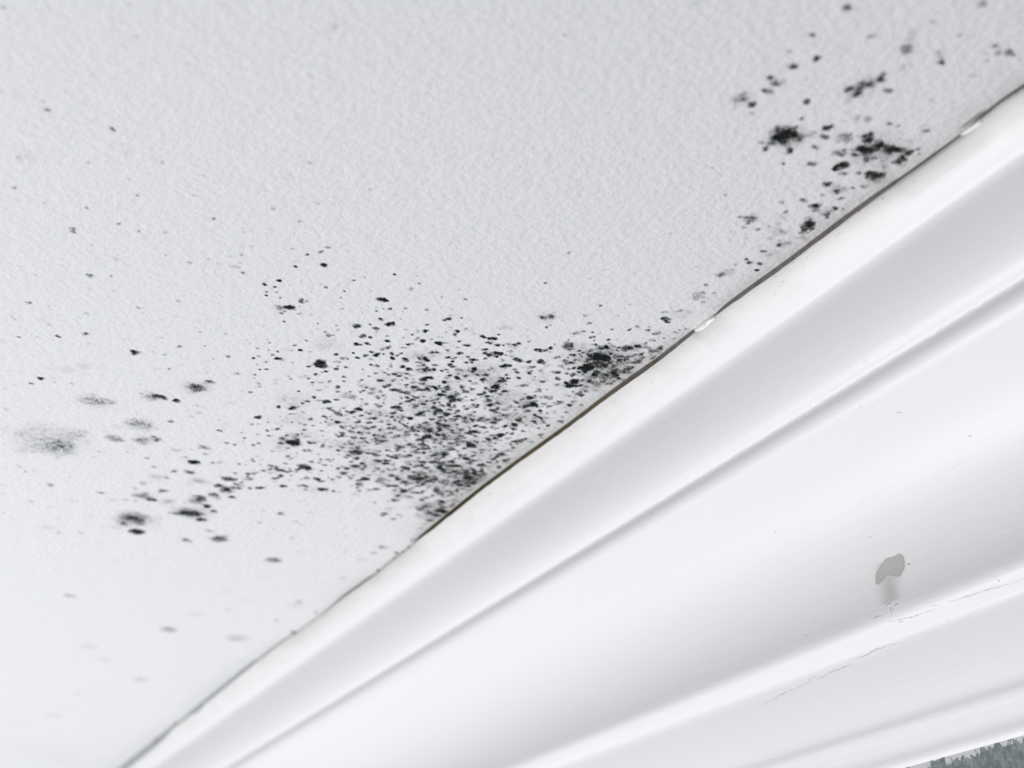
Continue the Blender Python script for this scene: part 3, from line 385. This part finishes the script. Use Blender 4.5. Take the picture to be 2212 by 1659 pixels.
# distinct blots that stand for themselves: centre, reach, label
BLOTS = [
 (622, 664, 62, 20, 'long black smudge lying by itself, left of and above the dense mould'),
 (827, 647, 30, 12, 'short black streak alone above the upper edge of the dense mould'),
 (699, 571, 15, 9, 'small jet black speck, the highest dark one above the dense mould'),
 (694, 785, 30, 14, 'compact black blot at the upper left fringe of the dense mould'),
 (602, 774, 16, 10, 'round black speck in the sparse area left of the compact fringe blot'),
 (288, 760, 22, 10, 'isolated dark fleck on clean ceiling near the left edge'),
 (428, 834, 48, 24, 'hazy grey-black smudge, largest of three in a row at left'),
 (338, 857, 36, 13, 'brownish grey smudge between two hazy grey ones at left'),
 (213, 865, 62, 22, 'pale grey two-part smudge at left, above the wide grey smear'),
 (110, 955, 100, 45, 'wide pale grey smear of mould at the left edge of the picture'),
 (306, 918, 46, 20, 'faint grey smudge right of the wide pale smear'),
 (322, 949, 30, 12, 'narrow grey mark with two dark dots, under a faint smudge'),
 (632, 943, 62, 42, 'large ringed dark blot left of the dense mould, with grey halo'),
 (290, 1121, 60, 22, 'hazy grey blot at the lower left tail of the mould'),
 (296, 1149, 20, 11, 'black oval spot directly under the hazy grey blot at lower left'),
 (474, 1163, 24, 11, 'dark oval spot alone below the left tail of the mould'),
 (588, 1209, 22, 10, 'blurred grey spot on clean ceiling below the dense mould'),
 (608, 1110, 14, 9, 'small grey spot just beneath the dense mould'),
 (503, 1073, 20, 12, 'black spot at the lower edge of the left tail, right of its knot'),
 (1182, 684, 48, 26, 'grey-green smudge alone above the right part of the dense mould'),
 (1294, 771, 36, 15, 'largest solid black blot of all, close to the cornice'),
 (1272, 796, 24, 15, 'solid black blot just below the largest one'),
 (1235, 830, 28, 14, 'triple black blot, third one down from the largest by the cornice'),
 (1082, 938, 16, 13, 'round solid black spot at lower right of the dense mould'),
 (1113, 917, 18, 20, 'slanting black blot beside the round solid black spot'),
 (1368, 748, 52, 15, 'reddish black smear near the chipped paint flake'),
 (1697, 292, 62, 42, 'big black-brown blot, leftmost dark one of the upper right mould'),
 (1904, 325, 78, 34, 'ragged black band of spots nearest the cornice at upper right'),
 (1870, 186, 66, 38, 'grey slanting band of soft spots at upper right'),
 (1832, 20, 16, 10, 'soft dark spot near the top edge of the picture, right of middle'),
 (1962, 98, 40, 34, 'blurred grey-green smudge at the top right'),
 (2030, 128, 26, 24, 'dark hooked spot right of the blurred grey-green smudge'),
 (2160, 106, 34, 22, 'trio of blurred grey dots at the right edge of the picture'),
 (1814, 359, 28, 12, 'short jet black dash under the ragged band at upper right'),
 (1606, 214, 50, 34, 'grey-green wisp, leftmost mark of the upper right mould'),
 (1745, 489, 42, 26, 'dark slanting cluster close to the cornice, midway to the upper right'),
 (1624, 472, 26, 12, 'small grey-green smudge left of the dark slanting cluster'),
 (434, 1092, 56, 34, 'knot of black spots ending the left tail of the mould'),
 (364, 1360, 26, 14, 'soft grey spot in the blurred lower left of the ceiling'),
 (150, 1287, 22, 10, 'blurred grey oval near the left edge, low on the ceiling'),
]
# seeded small specks over the whole ceiling
R = np.random.default_rng(11)
fine = []
for _ in range(1500):
    x = R.uniform(-20, 2200); y = R.uniform(0, 1500)
    if y > 1640 - 0.757 * (x - 270) - 25: continue
    dens = 0.25 + 0.75 * math.exp(-((x - 500) / 700) ** 2 - ((y - 760) / 330) ** 2) + 0.4 * math.exp(-((x - 1780) / 300) ** 2 - ((y - 350) / 300) ** 2)
    if R.random() > dens: continue
    fine.append([x, y, R.uniform(4, 11), R.choice([0.12, 0.18, 0.25, 0.34], p=[.45, .3, .18, .07])])
# extra specks inside the dense patch
poly_c = [(1020, 870, 330, 150), (900, 960, 330, 110), (1330, 790, 110, 60), (980, 1030, 170, 75)]
dust = []
for _ in range(2000):
    cx, cy, rx, ry = poly_c[R.choice(4, p=[.36, .30, .14, .20])]
    x = R.normal(cx, rx * 0.45); y = R.normal(cy, ry * 0.45)
    if y > 1640 - 0.757 * (x - 270) - 14 or y < 690: continue
    dust.append([x, y, R.uniform(4, 12), R.choice([0.15, 0.25, 0.4, 0.6])])
for _ in range(170):                      # grey bloom between the specks
    cx, cy, rx, ry = poly_c[R.choice(4, p=[.36, .30, .14, .20])]
    x = R.normal(cx, rx * 0.42); y = R.normal(cy, ry * 0.42)
    if y > 1640 - 0.757 * (x - 270) - 20 or y < 720: continue
    dust.append([x, y, R.uniform(30, 80), R.uniform(0.14, 0.30)])
dust = np.array(dust); fine = np.array(fine)

# one fine lattice over the ceiling, in metres; every film of mould is cut out of it
RES = 0.0004
GX0, GY0, GX1, GY1 = -0.06, 0.14, 0.2668, 1.34
NX, NY = int((GX1 - GX0) / RES), int((GY1 - GY0) / RES)

WR = np.random.default_rng(3)
def warp(cell, amp):
    a = WR.normal(0, amp, (NX // cell + 3, NY // cell + 3)).astype(np.float32)
    u, v = np.arange(NX) / cell, np.arange(NY) / cell
    iu, iv = u.astype(int), v.astype(int); fu, fv = (u - iu)[:, None], (v - iv)[None, :]
    g = lambda p, q: a[np.ix_(iu + p, iv + q)]
    return (g(0, 0) * (1 - fu) * (1 - fv) + g(1, 0) * fu * (1 - fv) + g(0, 1) * (1 - fu) * fv + g(1, 1) * fu * fv)
WARPX = warp(3, 0.0005) + warp(8, 0.0008)
WARPY = warp(3, 0.0005) + warp(8, 0.0008)

def film(name, sp, mat, drop, z_gain=0.00012, grow=1.7):
    D = np.zeros((NX, NY), np.float32)
    for (px, py, w, d) in sp:
        x, y, t = ceil_pt(px, py)
        r = 0.5 * w * t / F_PX * grow
        if w > 11: d = d ** 1.45
        r = max(r, RES * 1.3)
        i0, i1 = max(0, int((x - r - GX0) / RES)), min(NX, int((x + r - GX0) / RES) + 2)
        j0, j1 = max(0, int((y - r - GY0) / RES)), min(NY, int((y + r - GY0) / RES) + 2)
        if i1 <= i0 or j1 <= j0: continue
        ws = min(1.0, r / 0.003)
        X = GX0 + np.arange(i0, i1)[:, None] * RES - x + WARPX[i0:i1, j0:j1] * ws; Y = GY0 + np.arange(j0, j1)[None, :] * RES - y + WARPY[i0:i1, j0:j1] * ws
        g = np.clip(1 - (X * X + Y * Y) / (r * r), 0, 1) ** 1.5 * d
        W = D[i0:i1, j0:j1]
        hi, lo_ = np.maximum(W, g), np.minimum(W, g)
        D[i0:i1, j0:j1] = hi + 0.45 * lo_ * (1 - hi)
    act = D > 0.004
    cell = act[:-1, :-1] | act[1:, :-1] | act[:-1, 1:] | act[1:, 1:]
    ci, cj = np.nonzero(cell)
    if len(ci) == 0: return None
    ids = np.stack([ci * NY + cj, ci * NY + cj + 1, (ci + 1) * NY + cj + 1, (ci + 1) * NY + cj], 1)
    u, inv = np.unique(ids, return_inverse=True)
    q = inv.reshape(-1, 4)
    vi, vj = u // NY, u % NY
    dd = D[vi, vj]
    x = GX0 + vi * RES; y = GY0 + vj * RES
    g, dx = gap_at(y)
    x = np.minimum(x, SX + dx)
    z = CAM_Z + HC - drop - dd * z_gain
    ox, oy = float(x.mean()), float(y.mean())
    o = mesh_np(name, np.stack([x - ox, y - oy, z - CAM_Z - HC], 1), q, mat, attr=dd)
    o.location = (ox, oy, CAM_Z + HC)
    return o

M_MOULD = mat_mould('black_mould')
M_FAINT = mat_mould('grey_mould', teal=(40, 52, 55), purp=(52, 48, 54), gain=1.0, speck=2.3)
left = np.ones(len(spots), bool)
for (bx, by, rx, ry, lab) in BLOTS:
    m = left & (((spots[:, 0] - bx) / rx) ** 2 + ((spots[:, 1] - by) / ry) ** 2 <= 1.0)
    # wide washes belong to the field, unless the blot itself is that wide
    m &= spots[:, 2] <= rx * 2.2
    if not m.any():
        print('EMPTY BLOT', bx, by, lab); continue
    left &= ~m
    pale = spots[m, 3].max() < 0.5
    o = film('mould_spot', spots[m], M_FAINT if pale else M_MOULD, 0.00012)
    if o: tag(o, lab, 'mould spot', 'separate mould spots on the ceiling')

rest = spots[left]
zone = np.zeros(len(rest), int)
upr = (rest[:, 0] > 1440) & (rest[:, 1] < 600)
seam = (rest[:, 0] > 1370) & (rest[:, 1] >= 580) & (rest[:, 1] < 745)
den = (~upr) & (~seam) & (rest[:, 0] > 480) & (rest[:, 1] > 680) & (rest[:, 1] < 1180) & (rest[:, 0] < 1480)
tail = (~den) & (~upr) & (~seam) & (rest[:, 0] > 240) & (rest[:, 0] <= 480) & (rest[:, 1] > 960) & (rest[:, 1] < 1180)
oth = ~(den | upr | seam | tail)
for name, mask, extra, lab in (
    ('mould_patch', den, dust, 'dense black speckled mould patch spreading from the cornice at the picture centre'),
    ('mould_patch', upr, None, 'scattered black mould patch beside the cornice at the upper right'),
    ('mould_patch', seam, None, 'thin grey-green mould haze touching the cornice beside the chipped flake'),
    ('mould_patch', tail, None, 'loose tail of dark mould specks trailing to the lower left'),
    ('mould_specks', oth, fine, 'sparse fine grey specks strewn over the cleaner part of the ceiling')):
    s = rest[mask]
    if extra is not None: s = np.concatenate([s, extra])
    o = film(name, s, M_MOULD, 0.00004 if extra is not None else 0.00007, grow=1.75 if mask is den else 1.7)
    tag(o, lab, 'mould', None, 'stuff')

# ------------------------------------------------------------------ damage on the cornice
M_WHITE = mat_plain('flaked_white_paint', lin(244, 243, 241), 0.5)
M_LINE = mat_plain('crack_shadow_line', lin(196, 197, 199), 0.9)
M_BARE = mat_mould('bare_undercoat', teal=(186, 186, 184), purp=(188, 187, 183), gain=1.0, speck=0.25)

def ribbon(name, pts, w, mat, parent=None, lift=0.00007, seed=0):
    """fine raised-edge line lying on the cornice through picture points"""
    rr = np.random.default_rng(seed); P = []
    for a, b in zip(pts[:-1], pts[1:]):
        n = max(2, int(math.hypot(b[0] - a[0], b[1] - a[1]) / 5))
        for i in range(n):
            P.append((a[0] + (b[0] - a[0]) * i / n + rr.normal(0, .9), a[1] + (b[1] - a[1]) * i / n + rr.normal(0, .9)))
    P.append(pts[-1]); v = []; L = len(P)
    for i, (x, y) in enumerate(P):
        hw = w * max(0.08, rr.random() * 1.6 - 0.25) * 0.5 * min(1, 3 * i / L + .15, 3 * (L - 1 - i) / L + .15)
        v += [on_cornice(x, y - hw, 0.00002), on_cornice(x, y, lift), on_cornice(x, y + hw, 0.00002)]
    q = []
    for i in range(L - 1):
        q += [(3 * i, 3 * i + 1, 3 * i + 4, 3 * i + 3), (3 * i + 1, 3 * i + 2, 3 * i + 5, 3 * i + 4)]
    return mesh_np(name, v, q, mat, parent)

# spot where the top coat has come off, above the lower bead
poly = [(1893, 1240), (1914, 1208), (1926, 1205), (1944, 1197), (1951, 1201), (1954, 1216), (1952, 1229), (1942, 1245), (1925, 1240), (1914, 1240), (1898, 1261), (1893, 1262)]
def inside(x, y, P):
    c = False; n = len(P)
    for i in range(n):
        (x1, y1), (x2, y2) = P[i], P[(i + 1) % n]
        if (y1 > y) != (y2 > y) and x < (x2 - x1) * (y - y1) / (y2 - y1) + x1: c = not c
    return c
gx_, gy_ = np.arange(1876, 1982, 2.0), np.arange(1186, 1316, 2.0)
raw = np.array([[1.0 if inside(a, b, poly) else 0.0 for b in gy_] for a in gx_])
for i, a in enumerate(gx_):
    for j, b in enumerate(gy_):
        if raw[i, j] < 1 and b > 1215 and b < 1312 - 0.42 * (a - 1900):
            f = math.exp(-((a - 1918 - (b - 1240) * 0.12) / 26) ** 2)
            raw[i, j] = 0.34 * f
for _ in range(4):
    p = np.pad(raw, 1, mode='edge')
    raw = (p[:-2, 1:-1] + p[2:, 1:-1] + p[1:-1, :-2] + p[1:-1, 2:] + 2 * p[1:-1, 1:-1]) / 6
v = [on_cornice(a, b, 0.00005) for a in gx_ for b in gy_]
ny = len(gy_)
q = [(i * ny + j, i * ny + j + 1, (i + 1) * ny + j + 1, (i + 1) * ny + j) for i in range(len(gx_) - 1) for j in range(ny - 1)
     if max(raw[i, j], raw[i + 1, j], raw[i, j + 1], raw[i + 1, j + 1]) > 0.01]
o = mesh_np('bare_patch', v, q, M_BARE, cornice, attr=raw.ravel())
o['label'] = 'small grey patch where the white top coat has flaked off'

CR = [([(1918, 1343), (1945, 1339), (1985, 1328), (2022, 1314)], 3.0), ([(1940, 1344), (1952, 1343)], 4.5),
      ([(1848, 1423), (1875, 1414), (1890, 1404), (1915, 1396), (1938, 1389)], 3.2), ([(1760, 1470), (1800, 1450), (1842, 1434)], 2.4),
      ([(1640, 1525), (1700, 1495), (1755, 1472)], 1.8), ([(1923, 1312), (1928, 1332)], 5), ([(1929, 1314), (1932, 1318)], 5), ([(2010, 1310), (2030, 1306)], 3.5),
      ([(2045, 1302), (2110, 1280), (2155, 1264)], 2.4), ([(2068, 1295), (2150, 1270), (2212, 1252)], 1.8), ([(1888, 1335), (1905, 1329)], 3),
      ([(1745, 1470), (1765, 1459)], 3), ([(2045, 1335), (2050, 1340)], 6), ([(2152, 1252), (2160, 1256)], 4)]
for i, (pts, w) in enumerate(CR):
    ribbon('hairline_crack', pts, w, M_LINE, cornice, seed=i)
# little grey ticks and specks on the mouldings
BR = [((1958, 1224), (1967, 1219), 5), ((1914, 1312), (1924, 1306), 5), ((1931, 1311), (1940, 1308), 4)]
for i, (a, b, w) in enumerate(BR):
    ribbon('paint_burr', [a, b], w * 0.7, M_WHITE, cornice, lift=0.0003, seed=80 + i)
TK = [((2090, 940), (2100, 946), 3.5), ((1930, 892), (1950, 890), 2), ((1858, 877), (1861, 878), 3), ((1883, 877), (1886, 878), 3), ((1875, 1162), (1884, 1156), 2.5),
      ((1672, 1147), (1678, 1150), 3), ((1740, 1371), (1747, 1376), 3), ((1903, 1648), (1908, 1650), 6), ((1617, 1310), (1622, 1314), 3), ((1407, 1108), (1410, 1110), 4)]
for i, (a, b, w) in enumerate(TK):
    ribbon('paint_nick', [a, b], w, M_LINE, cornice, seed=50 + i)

# flake of white paint wedged in the joint
def flake(name, pts, lab, curl, mat):
    """curled chip: outline from picture points on the joint plane, real thickness"""
    P = []
    for (x, y) in pts:
        r = ray(x, y); t = (SX - 0.0006) / r[0]
        P.append(r * t)
    P = np.array(P); c = P.mean(0)
    n = len(P); V = []; Fq = []
    for s, k in ((1.0, 0.0), (0.6, 0.75), (0.0, 1.0)):
        for p in P:
            e = c + (p - c) * s
            V.append(e + np.array([-1.0, 0.0, -0.45]) * curl * k)
    for p in P: V.append(c + (p - c) * 1.0 + np.array([0.0007, 0, 0.0002]))
    me = bpy.data.meshes.new(name); faces = []
    for ring in (0, 1):
        for i in range(n):
            faces.append((ring * n + i, ring * n + (i + 1) % n, (ring + 1) * n + (i + 1) % n, (ring + 1) * n + i))
    for i in range(n): faces.append((3 * n + i, 3 * n + (i + 1) % n, (i + 1) % n, i))
    faces.append(tuple(range(3 * n, 4 * n)))
    V = np.array(V); V[:, 2] += CAM_Z
    org = V.mean(0)
    me.from_pydata([tuple(a - org) for a in V], [], faces); me.validate(); me.update()
    for f in me.polygons: f.use_smooth = True
    me.materials.append(mat)
    o = bpy.data.objects.new(name, me); C.objects.link(o); o.location = org
    return tag(o, lab, 'paint flake')
def at4(x, y): return (1400 + x / 7.373, 600 + y / 7.373)
flake('paint_flake', [at4(*p) for p in [(725, 860), (765, 770), (840, 690), (935, 570), (985, 562), (1040, 590), (1062, 625), (1045, 665), (1015, 680), (960, 735), (890, 800), (800, 850)]],
      'white curled flake of paint bridging the dark joint at the middle of the cornice', 0.0007, M_WHITE)
flake('paint_flake', [(2072, 293), (2085, 279), (2100, 269), (2117, 257), (2122, 258), (2112, 270), (2098, 279), (2082, 290)],
      'thin white sliver of paint lifting into the joint near the right edge', 0.0004, M_WHITE)

# crumbs of old filler where the joint closes, lower left of the dense mould
M_CRUMB = mat_plain('old_filler_crumb', lin(190, 186, 172), 0.9)
CRB = [(896, 1172, 5, 0), (884, 1179, 6, 1), (872, 1187, 5, 1), (862, 1196, 4, 0), (853, 1196, 6, 1), (842, 1205, 5, 0), (832, 1216, 4, 0), (818, 1228, 6, 1), (806, 1240, 5, 0), (640, 1364, 6, 2), (648, 1356, 4, 0)]
cm = [M_CRUMB, mat_plain('dark_filler_crumb', lin(112, 106, 84), 0.9), mat_plain('brown_filler_crumb', lin(140, 116, 102), 0.9)]
LB = ['pale filler crumb in the broken joint below the dense mould', 'dark filler crumb in the broken joint below the dense mould', 'single brown crumb in the closed joint, above the blurred grey gap']
import bmesh
for i, (x, y, w, kx) in enumerate(CRB):
    r = ray(x, y); t = (SX - 0.0002) / r[0]; p = r * t; p[2] = min(p[2], HC - 0.0002)
    bm = bmesh.new(); bmesh.ops.create_icosphere(bm, subdivisions=3, radius=0.5 * w * t / F_PX * 1.2)
    rr = random.Random(i)
    k = [Vector((rr.gauss(0, 1), rr.gauss(0, 1), rr.gauss(0, 1))).normalized() for _ in range(5)]
    for v_ in bm.verts:
        d = v_.co.normalized()
        v_.co *= 1 + 0.22 * sum(max(0, d.dot(q_)) ** 3 for q_ in k) - 0.18
        v_.co.y *= 1.5; v_.co.z *= 0.8
    me = bpy.data.meshes.new('filler_crumb'); bm.to_mesh(me); bm.free(); me.materials.append(cm[kx])
    for f in me.polygons: f.use_smooth = True
    o = bpy.data.objects.new('filler_crumb', me); C.objects.link(o); o.location = (p[0], p[1], p[2] + CAM_Z)
    tag(o, LB[kx], 'crumb', 'filler crumbs in the joint')
